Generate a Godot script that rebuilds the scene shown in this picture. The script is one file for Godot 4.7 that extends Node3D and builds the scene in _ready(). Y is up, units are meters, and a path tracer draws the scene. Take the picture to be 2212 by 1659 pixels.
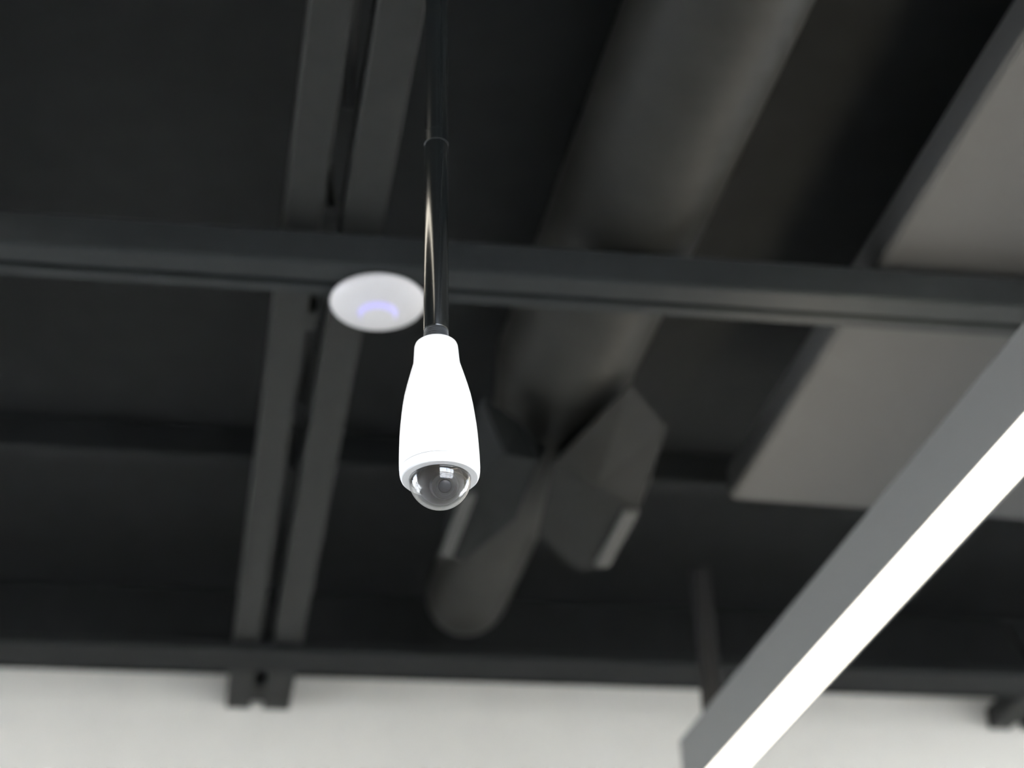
extends Node3D

# ---------------------------------------------------------------- helpers

func new_st() -> SurfaceTool:
	var st := SurfaceTool.new()
	st.begin(Mesh.PRIMITIVE_TRIANGLES)
	return st


# one triangle, turned so that its front looks away from «inside»
func tri(st: SurfaceTool, a: Vector3, b: Vector3, c: Vector3, inside: Vector3) -> void:
	var n := (b - a).cross(c - a)
	if n.length() < 1e-12:
		return
	if n.dot((a + b + c) / 3.0 - inside) > 0.0:
		st.add_vertex(a); st.add_vertex(c); st.add_vertex(b)
	else:
		st.add_vertex(a); st.add_vertex(b); st.add_vertex(c)


func quad(st: SurfaceTool, a: Vector3, b: Vector3, c: Vector3, d: Vector3, inside: Vector3) -> void:
	tri(st, a, b, c, inside)
	tri(st, a, c, d, inside)


# box from corner lo to corner hi with chamfered edges
func add_box(st: SurfaceTool, lo: Vector3, hi: Vector3, bevel := 0.003) -> void:
	st.set_smooth_group(-1)
	var c := (lo + hi) * 0.5
	var h := (hi - lo) * 0.5
	var k := minf(bevel, minf(h.x, minf(h.y, h.z)) * 0.45)
	var p := {}
	for x in [-1, 1]:
		for y in [-1, 1]:
			for z in [-1, 1]:
				var s := Vector3(x, y, z)
				for a in 3:
					var q := Vector3(h.x - k, h.y - k, h.z - k)
					q[a] = h[a]
					p["%d%d%d%d" % [x, y, z, a]] = c + q * s
	var at := func(x, y, z, a): return p["%d%d%d%d" % [x, y, z, a]]
	for s in [-1, 1]:
		quad(st, at.call(s, -1, -1, 0), at.call(s, 1, -1, 0), at.call(s, 1, 1, 0), at.call(s, -1, 1, 0), c)
		quad(st, at.call(-1, s, -1, 1), at.call(1, s, -1, 1), at.call(1, s, 1, 1), at.call(-1, s, 1, 1), c)
		quad(st, at.call(-1, -1, s, 2), at.call(1, -1, s, 2), at.call(1, 1, s, 2), at.call(-1, 1, s, 2), c)
		for t in [-1, 1]:
			quad(st, at.call(s, t, -1, 0), at.call(s, t, 1, 0), at.call(s, t, 1, 1), at.call(s, t, -1, 1), c)
			quad(st, at.call(s, -1, t, 0), at.call(s, 1, t, 0), at.call(s, 1, t, 2), at.call(s, -1, t, 2), c)
			quad(st, at.call(-1, s, t, 1), at.call(1, s, t, 1), at.call(1, s, t, 2), at.call(-1, s, t, 2), c)
			for u in [-1, 1]:
				tri(st, at.call(s, t, u, 0), at.call(s, t, u, 1), at.call(s, t, u, 2), c)


func box(lo: Vector3, hi: Vector3, bevel := 0.003) -> ArrayMesh:
	var st := new_st()
	add_box(st, lo, hi, bevel)
	st.generate_normals()
	return st.commit()


# solid between two outlines (x, z) of equal count at two heights
func loft(low: PackedVector2Array, y_low: float, high: PackedVector2Array, y_high: float) -> ArrayMesh:
	var st := new_st()
	st.set_smooth_group(-1)
	var mid := Vector3.ZERO
	var n := low.size()
	for i in n:
		mid += Vector3(low[i].x + high[i].x, y_low + y_high, low[i].y + high[i].y) / (2.0 * n)
	for i in n:
		var j := (i + 1) % n
		quad(st, Vector3(low[i].x, y_low, low[i].y), Vector3(low[j].x, y_low, low[j].y), Vector3(high[j].x, y_high, high[j].y), Vector3(high[i].x, y_high, high[i].y), mid)
	for k in Geometry2D.triangulate_polygon(low).size() / 3:
		var t := Geometry2D.triangulate_polygon(low)
		var q: Array = []
		for m in 3:
			q.append(Vector3(low[t[k * 3 + m]].x, y_low, low[t[k * 3 + m]].y))
		tri(st, q[0], q[1], q[2], mid)
	for k in Geometry2D.triangulate_polygon(high).size() / 3:
		var t := Geometry2D.triangulate_polygon(high)
		var q: Array = []
		for m in 3:
			q.append(Vector3(high[t[k * 3 + m]].x, y_high, high[t[k * 3 + m]].y))
		tri(st, q[0], q[1], q[2], mid)
	st.generate_normals()
	return st.commit()


# surface of revolution about y. profile: Vector3(radius, height, smooth group) from bottom to top on the outside; a new group makes a crease
func add_lathe(st: SurfaceTool, profile: Array, seg := 64, from := 0.0, to := TAU) -> void:
	for i in profile.size() - 1:
		var p: Vector3 = profile[i]
		var q: Vector3 = profile[i + 1]
		st.set_smooth_group(int(q.z) + 1)
		for k in seg:
			var t0 := from + (to - from) * k / seg
			var t1 := from + (to - from) * ((k + 1) % seg if is_equal_approx(to - from, TAU) else k + 1) / seg
			var a := Vector3(p.x * cos(t0), p.y, p.x * sin(t0))
			var b := Vector3(q.x * cos(t0), q.y, q.x * sin(t0))
			var c := Vector3(q.x * cos(t1), q.y, q.x * sin(t1))
			var d := Vector3(p.x * cos(t1), p.y, p.x * sin(t1))
			if p.x > 1e-7:
				st.add_vertex(a); st.add_vertex(d); st.add_vertex(c)
			if q.x > 1e-7:
				st.add_vertex(a); st.add_vertex(c); st.add_vertex(b)


func lathe(profile: Array, seg := 64) -> ArrayMesh:
	var st := new_st()
	add_lathe(st, profile, seg)
	st.index()
	st.generate_normals()
	return st.commit()


func v(r: float, y: float, g := 0) -> Vector3:
	return Vector3(r, y, g)


func part(called: String, mesh: Mesh, m: Material, parent: Node, at := Vector3.ZERO, turn := Vector3.ZERO) -> MeshInstance3D:
	var o := MeshInstance3D.new()
	o.name = called
	o.mesh = mesh
	o.material_override = m
	o.position = at
	o.rotation = turn
	o.cast_shadow = GeometryInstance3D.SHADOW_CASTING_SETTING_ON
	parent.add_child(o, true)
	return o


func tag(o: Node, label: String, category: String, group := "") -> void:
	o.set_meta("label", label)
	o.set_meta("category", category)
	if group:
		o.set_meta("group", group)


func thing(called: String, label: String, category: String, at := Vector3.ZERO, turn := Vector3.ZERO, group := "") -> Node3D:
	var o := Node3D.new()
	o.name = called
	o.position = at
	o.rotation = turn
	add_child(o, true)
	tag(o, label, category, group)
	return o


func structure(called: String, mesh: Mesh, m: Material, label: String, category: String, at := Vector3.ZERO, turn := Vector3.ZERO) -> MeshInstance3D:
	var o := part(called, mesh, m, self, at, turn)
	o.set_meta("kind", "structure")
	tag(o, label, category)
	return o


func paint(linear: Color, rough: float, spec := 0.5) -> StandardMaterial3D:
	var m := StandardMaterial3D.new()
	m.albedo_color = linear.linear_to_srgb()
	m.roughness = rough
	m.metallic_specular = spec
	return m


func mottled(linear: Color, rough: float, spread: float, size: float, seed_value: int, spec := 0.5) -> StandardMaterial3D:
	var m := paint(Color.WHITE, rough, spec)
	var n := FastNoiseLite.new()
	n.seed = seed_value
	n.frequency = 0.02
	n.fractal_octaves = 4
	var g := Gradient.new()
	var lo := Color(linear.r * (1.0 - spread), linear.g * (1.0 - spread), linear.b * (1.0 - spread))
	var hi := Color(linear.r * (1.0 + spread), linear.g * (1.0 + spread), linear.b * (1.0 + spread))
	g.set_color(0, lo.linear_to_srgb())
	g.set_color(1, hi.linear_to_srgb())
	var t := NoiseTexture2D.new()
	t.width = 256
	t.height = 256
	t.seamless = true
	t.noise = n
	t.color_ramp = g
	m.albedo_texture = t
	m.uv1_triplanar = true
	m.uv1_world_triplanar = true
	m.uv1_scale = Vector3.ONE / size
	return m


func area_light(called: String, at: Vector3, turn: Vector3, size: Vector2, energy: float, color: Color) -> void:
	var l := AreaLight3D.new()
	l.name = called
	l.area_size = size
	l.light_energy = energy
	l.light_color = color
	l.area_range = 14.0
	l.area_attenuation = 2.0
	l.shadow_enabled = true
	l.position = at
	l.rotation = turn
	add_child(l, true)


# ---------------------------------------------------------------- the place

const SKEW := -0.046          # the far wall and the cross members run 2.6 degrees off the room's axis
const SKY_ENERGY := 7.2
const LAMP_ENERGY := 0.55

func _ready() -> void:
	# camera: held at eye height, tilted up 32 degrees, long lens, focused on the hanging camera
	var cam := Camera3D.new()
	cam.name = "camera"
	cam.transform = Transform3D(Basis(Vector3(0.979236, -0.032, 0.200184), Vector3(-0.079031, 0.849078, 0.522322), Vector3(-0.186686, -0.527297, 0.828919)).orthonormalized(), Vector3(0, 1.6, 0))
	var attr := CameraAttributesPhysical.new()
	attr.frustum_focal_length = 57.866
	attr.frustum_focus_distance = 2.30
	attr.exposure_aperture = 2.4
	cam.attributes = attr
	cam.fov = rad_to_deg(2.0 * atan(829.5 / 4000.0))
	cam.near = 0.05
	cam.far = 200.0
	add_child(cam)
	cam.current = true

	# sky, seen only through the shop window behind the camera
	var world := WorldEnvironment.new()
	world.name = "world"
	var env := Environment.new()
	env.background_mode = Environment.BG_SKY
	var sky := Sky.new()
	var air := ProceduralSkyMaterial.new()
	air.sky_top_color = Color(0.84, 0.91, 1.0)
	air.sky_horizon_color = Color(0.96, 0.98, 1.0)
	air.ground_horizon_color = Color(0.62, 0.62, 0.62)
	air.ground_bottom_color = Color(0.5, 0.5, 0.5)
	sky.sky_material = air
	env.sky = sky
	env.background_energy_multiplier = SKY_ENERGY
	env.tonemap_mode = Environment.TONE_MAPPER_LINEAR
	env.tonemap_exposure = 2.45
	env.sdfgi_enabled = true
	env.ssao_enabled = true
	env.ssil_enabled = true
	world.environment = env
	add_child(world)
	# high sun on the far side of the building: it lights the pavement outside, never the room directly
	var sun := DirectionalLight3D.new()
	sun.name = "sun"
	sun.light_energy = 7.0
	sun.light_color = Color(1.0, 0.97, 0.9)
	sun.light_angular_distance = 0.5
	sun.sky_mode = DirectionalLight3D.SKY_MODE_LIGHT_ONLY
	sun.shadow_enabled = true
	sun.rotation = Vector3(deg_to_rad(-62), deg_to_rad(180), 0)
	add_child(sun)

	build_room()
	build_structure_above()
	build_ducts()
	build_lamps()
	build_access_point()
	build_camera_unit()


func build_room() -> void:
	var black := mottled(Color(0.0115, 0.0120, 0.0116), 0.6, 0.15, 0.9, 3, 0.2)
	var white := mottled(Color(0.59, 0.570, 0.515), 0.8, 0.02, 1.2, 5)
	var grey := mottled(Color(0.33, 0.33, 0.32), 0.8, 0.04, 1.5, 7)
	var screed := mottled(Color(0.35, 0.33, 0.305), 0.55, 0.10, 1.7, 9)
	structure("ceiling", box(Vector3(-3.8, 4.3, -7.2), Vector3(4.6, 4.5, 2.6)), black, "flat dark charcoal ceiling high above the beams and ducts", "ceiling")
	structure("floor", box(Vector3(-3.8, -0.2, -7.2), Vector3(4.6, 0.0, 2.6)), screed, "smooth pale screed floor of the room", "floor")
	structure("wall_far", box(Vector3(-3.98, 0.0, -0.3), Vector3(4.02, 4.3, 0.0)), white, "plain off-white far wall under the black ceiling", "wall", Vector3(0.38, 0.0, -5.665), Vector3(0, SKEW, 0))
	structure("trim_1", box(Vector3(-3.98, 4.0, 0.0), Vector3(4.02, 4.3, 0.012)), black, "black painted band along the top of the off-white far wall", "trim", Vector3(0.38, 0.0, -5.665), Vector3(0, SKEW, 0))
	# each windowed wall is built lying along x and turned into place
	windowed_wall("wall_back", grey, "grey wall behind the viewer around the big shop window", Vector3(-3.8, 0, 2.4), 0.0, 8.4, 3.3, 8.0, 0.7, 4.0, 1, "wide shop window behind the viewer, mirrored in the dome", [2.0, 3.4])
	windowed_wall("wall_left", grey, "grey wall on the left side of the room around a row of windows", Vector3(-3.6, 0, -7.2), -PI / 2, 9.6, 1.6, 4.3, 0.7, 4.0, 2, "row of tall windows in the left wall of the room", [0.9, 1.8])
	windowed_wall("wall_right", white, "off-white wall on the right side of the room around a row of windows", Vector3(4.4, 0, 2.4), PI / 2, 9.6, 6.0, 7.4, 0.7, 4.0, 3, "row of tall windows in the right wall of the room", [0.7])
	structure("ground", box(Vector3(-40, -0.4, -40), Vector3(40, -0.2, 40)), paint(Color(0.36, 0.36, 0.37), 0.9), "grey pavement outside beyond the shop window", "ground")


# a wall of the given length from «at» along its own x, its room side at z = 0, with a glazed opening from a to b and y0 to y1
func windowed_wall(called: String, m: Material, label: String, at: Vector3, turn: float, length: float, a: float, b: float, y0: float, y1: float, number: int, window_label: String, bars: Array) -> void:
	var st := new_st()
	add_box(st, Vector3(0, 0, 0), Vector3(a, 4.3, 0.2))
	add_box(st, Vector3(b, 0, 0), Vector3(length, 4.3, 0.2))
	add_box(st, Vector3(a, 0, 0), Vector3(b, y0, 0.2))
	add_box(st, Vector3(a, y1, 0), Vector3(b, 4.3, 0.2))
	st.generate_normals()
	structure(called, st.commit(), m, label, "wall", at, Vector3(0, turn, 0))
	var frame := paint(Color(0.08, 0.085, 0.09), 0.4)
	var win := Node3D.new()
	win.name = "window_%d" % number
	win.position = at + Basis(Vector3.UP, turn) * Vector3(a, y0, 0.06)
	win.rotation.y = turn
	win.set_meta("kind", "structure")
	tag(win, window_label, "window")
	add_child(win, true)
	var w := b - a
	var h := y1 - y0
	st = new_st()
	add_box(st, Vector3(0, 0, 0), Vector3(w, 0.06, 0.08))
	add_box(st, Vector3(0, h - 0.06, 0), Vector3(w, h, 0.08))
	add_box(st, Vector3(0, 0.06, 0), Vector3(0.06, h - 0.06, 0.08))
	add_box(st, Vector3(w - 0.06, 0.06, 0), Vector3(w, h - 0.06, 0.08))
	st.generate_normals()
	part("window_frame", st.commit(), frame, win)
	var glass := StandardMaterial3D.new()
	glass.transparency = BaseMaterial3D.TRANSPARENCY_ALPHA
	glass.albedo_color = Color(0.9, 0.95, 0.95, 0.03)
	glass.roughness = 0.03
	var xs: Array = [0.01] + bars + [w - 0.01]
	for i in bars.size():
		part("mullion", box(Vector3(xs[i + 1] - 0.05, 0.06, 0), Vector3(xs[i + 1] + 0.05, h - 0.06, 0.08)), frame, win)
	for i in bars.size() + 1:
		var p: float = xs[i] + 0.05
		var q: float = xs[i + 1] - 0.05
		part("transom", box(Vector3(p, 1.22, 0), Vector3(q, 1.3, 0.08)), frame, win)
		part("pane", box(Vector3(p, 0.06, 0.036), Vector3(q, 1.22, 0.044), 0.0005), glass, win)
		part("pane", box(Vector3(p, 1.3, 0.036), Vector3(q, h - 0.06, 0.044), 0.0005), glass, win)


func build_structure_above() -> void:
	var steel := mottled(Color(0.0195, 0.0198, 0.0182), 0.5, 0.12, 0.5, 11, 0.25)
	var black := mottled(Color(0.0115, 0.0122, 0.0120), 0.55, 0.15, 0.6, 15, 0.2)
	var steel_cool := mottled(Color(0.0185, 0.0205, 0.0205), 0.5, 0.12, 0.6, 13, 0.25)
	# open-web joists: a pair of chords with a slot between, bars up to the deck
	var spots := [[Vector3(0.2525, 3.88, -4.0), -0.027, "black steel joist of two parallel chords crossing behind the round white disc", 1.655], [Vector3(2.83, 3.88, -4.0), -0.027, "black steel joist end low on the wall at the far right edge", 1.53]]
	for s in spots:
		var j := thing("steel_joist", s[2], "joist", s[0], Vector3(0, s[1], 0), "steel joists under the ceiling")
		var far: float = -s[3]
		part("chord", box(Vector3(-0.005, 0, far), Vector3(0.072, 0.075, 5.9), 0.004), steel, j)
		part("chord", box(Vector3(0.113, 0, far), Vector3(0.198, 0.075, 5.9), 0.004), steel, j)
		for k in 12:
			var z := -1.35 + 0.55 * k
			if absf(z + 0.62) < 0.2:
				continue
			var rod := CylinderMesh.new()
			rod.top_radius = 0.01
			rod.bottom_radius = 0.01
			rod.height = 0.40
			rod.radial_segments = 12
			part("web_rod", rod, steel, j, Vector3(0.0925, 0.2, z), Vector3(0.6 if k % 2 else -0.6, 0, 0))
		part("spacer", box(Vector3(0.066, 0.0, 0.56), Vector3(0.092, 0.05, 0.635), 0.006), steel, j)
		part("end_plate", box(Vector3(0.066, 0.014, far + 0.03), Vector3(0.119, 0.07, far + 0.16), 0.004), steel, j)
		part("spacer", box(Vector3(0.068, 0.012, -1.36), Vector3(0.118, 0.06, -1.30), 0.006), steel, j)
	# nearer cross member of two angles, under the joists
	var a := thing("cross_beam", "dark cross beam of two angles running just above the round white disc", "beam", Vector3(0.38, 3.80, -3.119), Vector3(0, SKEW, 0), "cross beams under the ceiling")
	part("angle", box(Vector3(-3.97, 0, -0.005), Vector3(4.01, 0.08, 0.063), 0.005), steel_cool, a)
	part("angle", box(Vector3(-3.97, 0.006, -0.063), Vector3(4.01, 0.08, -0.024), 0.005), steel_cool, a)
	part("filler", box(Vector3(-3.97, 0.03, -0.03), Vector3(4.01, 0.08, 0.0), 0.002), steel_cool, a)
	# thin member up against the deck
	var c := thing("cross_beam", "thin faint cross beam high against the ceiling, midway to the far wall", "beam", Vector3(0.38, 4.2, -4.615), Vector3(0, -0.032, 0), "cross beams under the ceiling")
	part("web", box(Vector3(-3.97, 0.0, -0.034), Vector3(4.01, 0.098, 0.034), 0.004), black, c)
	# flat ledger close to the far wall
	var b := part("ledger_board", box(Vector3(-3.97, 0, -0.085), Vector3(4.01, 0.025, 0.085), 0.004), black, self, Vector3(0.38, 3.855, -5.208), Vector3(0, SKEW, 0))
	tag(b, "flat dark ledger board right along the top of the off-white far wall", "board", "cross beams under the ceiling")


func build_ducts() -> void:
	var tin := mottled(Color(0.0225, 0.0220, 0.0190), 0.5, 0.12, 0.5, 17, 0.25)
	var dark := mottled(Color(0.009, 0.010, 0.0097), 0.6, 0.15, 0.4, 19, 0.2)
	var mid := mottled(Color(0.0105, 0.0110, 0.0102), 0.55, 0.12, 0.4, 21, 0.2)
	var rail := paint(Color(0.05, 0.05, 0.046), 0.45, 0.3)
	# round duct: wide run, reducer, narrower run with a rounded end. Built along y, laid down along -z
	var d := thing("round_duct", "big round dark duct running away under the ceiling, right of the hanging camera", "duct", Vector3(0.979, 4.06, 0.0))
	var lay := Vector3(-PI / 2, 0, 0)
	part("wide_section", lathe([v(0.0, -1.4), v(0.169, -1.4, 0), v(0.169, 3.72, 1)], 72), tin, d, Vector3.ZERO, lay)
	part("reducer", lathe([v(0.172, 3.70), v(0.172, 3.73), v(0.128, 4.0), v(0.128, 4.03)], 72), tin, d, Vector3.ZERO, lay)
	var end := [v(0.125, 4.0), v(0.125, 5.08)]
	for i in range(1, 13):
		var t := PI / 2 * i / 12
		end.append(v(0.125 * cos(t), 5.08 + 0.16 * sin(t)))
	part("end_section", lathe(end, 72), tin, d, Vector3.ZERO, lay)
	for y in [0.6, 1.8]:
		part("joint_band", lathe([v(0.169, y), v(0.172, y + 0.004), v(0.172, y + 0.036), v(0.169, y + 0.04)], 72), tin, d, Vector3.ZERO, lay)
	# two angular panels saddled under it, each with a pale rail along its outer edge
	var origin := -d.position
	var r := part("side_panel", loft(PackedVector2Array([Vector2(0.945, -3.764), Vector2(1.072, -3.85), Vector2(1.206, -3.957), Vector2(1.215, -4.271), Vector2(1.145, -4.332), Vector2(0.983, -4.137)]), 3.78, PackedVector2Array([Vector2(0.985, -3.857), Vector2(1.086, -3.558), Vector2(1.225, -3.739), Vector2(1.261, -4.044), Vector2(1.185, -4.237), Vector2(1.016, -4.13)]), 3.888), mid, d, origin)
	part("edge_rail", box(Vector3(1.168, 3.766, -4.275), Vector3(1.208, 3.784, -3.962), 0.004), rail, r).set_meta("label", "pale edge rail")
	var l := part("side_panel", loft(PackedVector2Array([Vector2(0.906, -3.758), Vector2(0.817, -3.737), Vector2(0.758, -3.931), Vector2(0.753, -4.276), Vector2(0.821, -4.313), Vector2(0.911, -4.057)]), 3.78, PackedVector2Array([Vector2(0.956, -3.88), Vector2(0.867, -3.77), Vector2(0.75, -3.66), Vector2(0.749, -3.971), Vector2(0.792, -4.213), Vector2(0.955, -4.19)]), 3.888), dark, d, origin)
	part("edge_rail", box(Vector3(0.753, 3.766, -4.272), Vector3(0.785, 3.784, -3.93), 0.004), rail, l).set_meta("label", "pale edge rail")
	# wide flat duct over the lamp
	var w := thing("flat_duct", "wide flat dark duct along the right of the ceiling above the bright lamp", "duct", Vector3(1.5, 3.9, 0.0))
	part("body", box(Vector3(0, 0, -4.1), Vector3(1.0, 0.1, 2.2), 0.01), paint(Color(0.05, 0.05, 0.048), 0.6, 0.3), w)
	for z in [-3.2, -1.2, 0.8]:
		part("hanger", box(Vector3(0.48, 0.1, z - 0.02), Vector3(0.52, 0.395, z + 0.02), 0.003), dark, w)


func lamp(x: float, y: float, z_far: float, z_near: float, turn: float, hung: bool, half: float, up: float, label: String) -> void:
	var shell := paint(Color(0.155, 0.155, 0.15), 0.5)
	var warm := Color(1.0, 0.96, 0.88)
	var glow := StandardMaterial3D.new()
	glow.albedo_color = Color(0.9, 0.9, 0.88)
	glow.emission_enabled = true
	glow.emission = warm
	glow.emission_energy_multiplier = 1.6
	var length := z_near - z_far
	var t := thing("linear_lamp", label, "lamp", Vector3(x, y, z_far), Vector3(0, turn, 0), "linear lamps")
	var st := new_st()
	add_box(st, Vector3(-half - 0.006, 0.0, 0.0), Vector3(-half, 0.15, length), 0.001)
	add_box(st, Vector3(half, 0.0, 0.0), Vector3(half + 0.006, 0.15, length), 0.001)
	add_box(st, Vector3(-half, 0.0, 0.0), Vector3(half, 0.15, 0.006), 0.001)
	add_box(st, Vector3(-half, 0.0, length - 0.006), Vector3(half, 0.15, length), 0.001)
	add_box(st, Vector3(-half, 0.07, 0.006), Vector3(half, 0.075, length - 0.006), 0.001)
	st.generate_normals()
	part("housing", st.commit(), shell, t)
	part("lens", box(Vector3(-half, 0.001, 0.006), Vector3(half, 0.008, length - 0.006), 0.001), glow, t)
	if hung:
		part("upper_lens", box(Vector3(-half, 0.142, 0.006), Vector3(half, 0.149, length - 0.006), 0.001), glow, t)
	for z in [0.06, length * 0.5, length - 0.1]:
		var hanger := part("hanger", box(Vector3(0.0, 0.15, z - 0.02), Vector3(0.05, 0.64 if hung else 0.298, z + 0.02), 0.004), paint(Color(0.012, 0.012, 0.012), 0.5, 0.2), t)
		hanger.position = Vector3.ZERO
	var mid := Vector3(x, y, z_far) + Basis(Vector3.UP, turn) * Vector3(0, 0, length * 0.5)
	area_light("lamp_down", mid + Vector3(0, -0.004, 0), Vector3(-PI / 2, turn, 0), Vector2(2.0 * half, length), LAMP_ENERGY, warm)
	if not hung:
		return
	area_light("lamp_up", mid + Vector3(0, 0.154, 0), Vector3(PI / 2, turn, 0), Vector2(2.0 * half, length), up, warm)


func build_lamps() -> void:
	lamp(1.512, 3.26, -4.57, 0.6, 0.024, true, 0.05, 0.5, "long bright linear pendant lamp crossing the lower right corner")
	lamp(-0.76, 4.0, -4.3, 0.6, 0.0, false, 0.10, 0.0, "linear lamp fixed to the ceiling, outside the frame on the left")
	lamp(3.25, 3.26, -2.8, 1.6, 0.024, true, 0.05, 0.8, "long linear pendant lamp outside the frame, by the right wall")


func build_access_point() -> void:
	var shell := paint(Color(0.56, 0.545, 0.545), 0.4)
	var t := thing("access_point", "round white disc with a lavender light ring on the dark cross beam", "access point", Vector3(0.434, 3.80, -3.171))
	# lathed about y, belly down
	part("shell", lathe([v(0.034, -0.0245), v(0.0405, -0.0235), v(0.058, -0.0205), v(0.075, -0.0155), v(0.088, -0.0095), v(0.096, -0.004), v(0.0995, 0.001), v(0.1, 0.004), v(0.098, 0.008), v(0.09, 0.011, 1), v(0.0, 0.011, 2)], 96), shell, t, Vector3(0, -0.011, 0))
	var led := StandardMaterial3D.new()
	led.albedo_color = Color(0.75, 0.73, 0.90)
	led.emission_enabled = true
	led.emission = Color(0.45, 0.42, 1.0)
	led.emission_energy_multiplier = 0.032
	part("light_ring", lathe([v(0.0345, -0.0365), v(0.0415, -0.0230)], 96), led, t, Vector3(0, -0.011, 0))
	part("centre_cap", lathe([v(0.0, -0.0385), v(0.02, -0.0382, 0), v(0.0315, -0.0374, 0), v(0.0345, -0.0365, 0)], 96), shell, t, Vector3(0, -0.011, 0))


func build_camera_unit() -> void:
	var white := paint(Color(0.86, 0.86, 0.86), 0.35)
	var bezel := paint(Color(0.70, 0.69, 0.68), 0.4)
	var pole := paint(Color(0.006, 0.007, 0.007), 0.15, 0.7)

	var thread := paint(Color(0.035, 0.038, 0.042), 0.3)
	var inner := mottled(Color(0.020, 0.018, 0.0155), 0.5, 0.6, 0.02, 23, 0.35)
	var base := Vector3(0.351, 2.7153, -1.986)
	var lean := Vector3(0.0, 0.0, 0.014)
	var t := thing("dome_camera", "white bottle-shaped dome camera hanging on the black pole", "camera", base, lean)
	part("housing", lathe([v(0.0500, 0.0125), v(0.0506, 0.0145), v(0.0506, 0.022), v(0.0505, 0.031), v(0.0500, 0.046), v(0.0493, 0.061), v(0.0482, 0.076), v(0.0466, 0.091), v(0.0448, 0.106), v(0.0425, 0.120), v(0.0393, 0.134), v(0.0357, 0.148), v(0.0336, 0.156), v(0.0314, 0.164), v(0.0303, 0.168), v(0.0298, 0.172), v(0.0295, 0.176), v(0.0286, 0.190), v(0.0282, 0.1945), v(0.0272, 0.1975), v(0.0256, 0.199), v(0.0185, 0.1993, 1)], 96), white, t)
	part("bottom_ring", lathe([v(0.0388, 0.0, 3), v(0.0470, 0.0, 0), v(0.0484, 0.0012, 0), v(0.0496, 0.0045, 0), v(0.0503, 0.009, 0), v(0.0504, 0.0118, 0), v(0.0498, 0.0122, 1), v(0.0488, 0.0122, 1)], 96), white, t)
	part("bezel", lathe([v(0.0385, 0.003), v(0.0388, -0.0006, 1), v(0.0468, -0.0004, 2), v(0.0472, 0.002, 3)], 96), bezel, t)
	# clear dome with the swivelling lens ball behind it
	var dome_profile := []
	for i in 25:
		var a := -PI / 2 + PI / 2 * i / 24
		dome_profile.append(v(0.0391 * cos(a) if i else 0.0, 0.0391 * sin(a)))
	# a shell with an outer and an inner face
	for i in range(24, -1, -1):
		var a := -PI / 2 + PI / 2 * i / 24
		dome_profile.append(v(0.0377 * cos(a) if i else 0.0, 0.0377 * sin(a), 5))
	var clear := StandardMaterial3D.new()
	clear.transparency = BaseMaterial3D.TRANSPARENCY_ALPHA
	clear.albedo_color = Color(0.45, 0.42, 0.38, 0.05)
	clear.roughness = 0.02
	part("clear_dome", lathe(dome_profile, 96), clear, t)
	part("back_plate", lathe([v(0.0, 0.008), v(0.0384, 0.008)], 64), inner, t)
	var ball_profile := []
	for i in 25:
		var a := -PI / 2 + PI * i / 24
		ball_profile.append(v(0.0290 * cos(a) if i % 24 else 0.0, 0.0290 * sin(a)))
	var ball := part("lens_ball", lathe(ball_profile, 64), inner, t, Vector3(0.001, -0.004, 0.0))
	# the lens barrel looks at the viewer, a little down to the right: its axis is the ball's -y after this turn
	var aim := Vector3(0.02, -0.62, 0.78).normalized()
	var turn := Quaternion(Vector3.DOWN, aim)
	ball.quaternion = turn
	var black := paint(Color(0.012, 0.012, 0.013), 0.35)
	part("lens_barrel", lathe([v(0.0085, -0.0297), v(0.0092, -0.0317, 1), v(0.0112, -0.0315, 2), v(0.0118, -0.0297, 3), v(0.0160, -0.0297, 4), v(0.0165, -0.0275, 5), v(0.0180, -0.0225, 6)], 64), paint(Color(0.022, 0.021, 0.0205), 0.4, 0.35), ball)
	part("lens_hole", lathe([v(0.0, -0.0280), v(0.0088, -0.0290), v(0.0088, -0.0305, 1)], 48), black, ball)
	var front := lathe([v(0.0, -0.0317), v(0.004, -0.0314), v(0.007, -0.0307), v(0.0086, -0.0297)], 48)
	part("lens_glass", front, paint(Color(0.004, 0.004, 0.006), 0.02, 0.35), ball)

	# pole: threaded end, lower tube, coupling, upper tube into the ceiling
	var p := thing("hanging_pole", "thin glossy black pole dropping from the ceiling to the white camera", "pole", base + lean.cross(Vector3(0, 0.1993, 0)) + Vector3(0, 0.1993, 0), Vector3(0.0, 0.0, -0.012))
	var th := [v(0.0175, 0.0), v(0.0182, 0.0006, 0), v(0.0182, 0.0036, 0), v(0.0166, 0.0040, 1)]
	for i in 5:
		var y := 0.0044 + i * 0.0031
		var rr := 0.0172 - i * 0.0003
		th.append_array([v(rr - 0.0013, y, 2 + i * 3), v(rr, y + 0.0012, 3 + i * 3), v(rr, y + 0.0019, 4 + i * 3)])
	th.append(v(0.0150, 0.0208, 30))
	part("threaded_end", lathe(th, 64), thread, p)
	part("lower_tube", lathe([v(0.0148, 0.0195), v(0.0162, 0.0205, 1), v(0.0165, 0.0215, 2), v(0.0165, 0.330, 2), v(0.0160, 0.332, 2), v(0.0150, 0.333, 3)], 64), pole, p)
	part("coupling", lathe([v(0.0150, 0.331), v(0.0169, 0.332, 1), v(0.0169, 0.350, 2), v(0.0150, 0.353, 3)], 64), pole, p)
	part("upper_tube", lathe([v(0.0150, 0.352), v(0.0162, 0.352, 1), v(0.0162, 0.962, 2)], 64), pole, p)
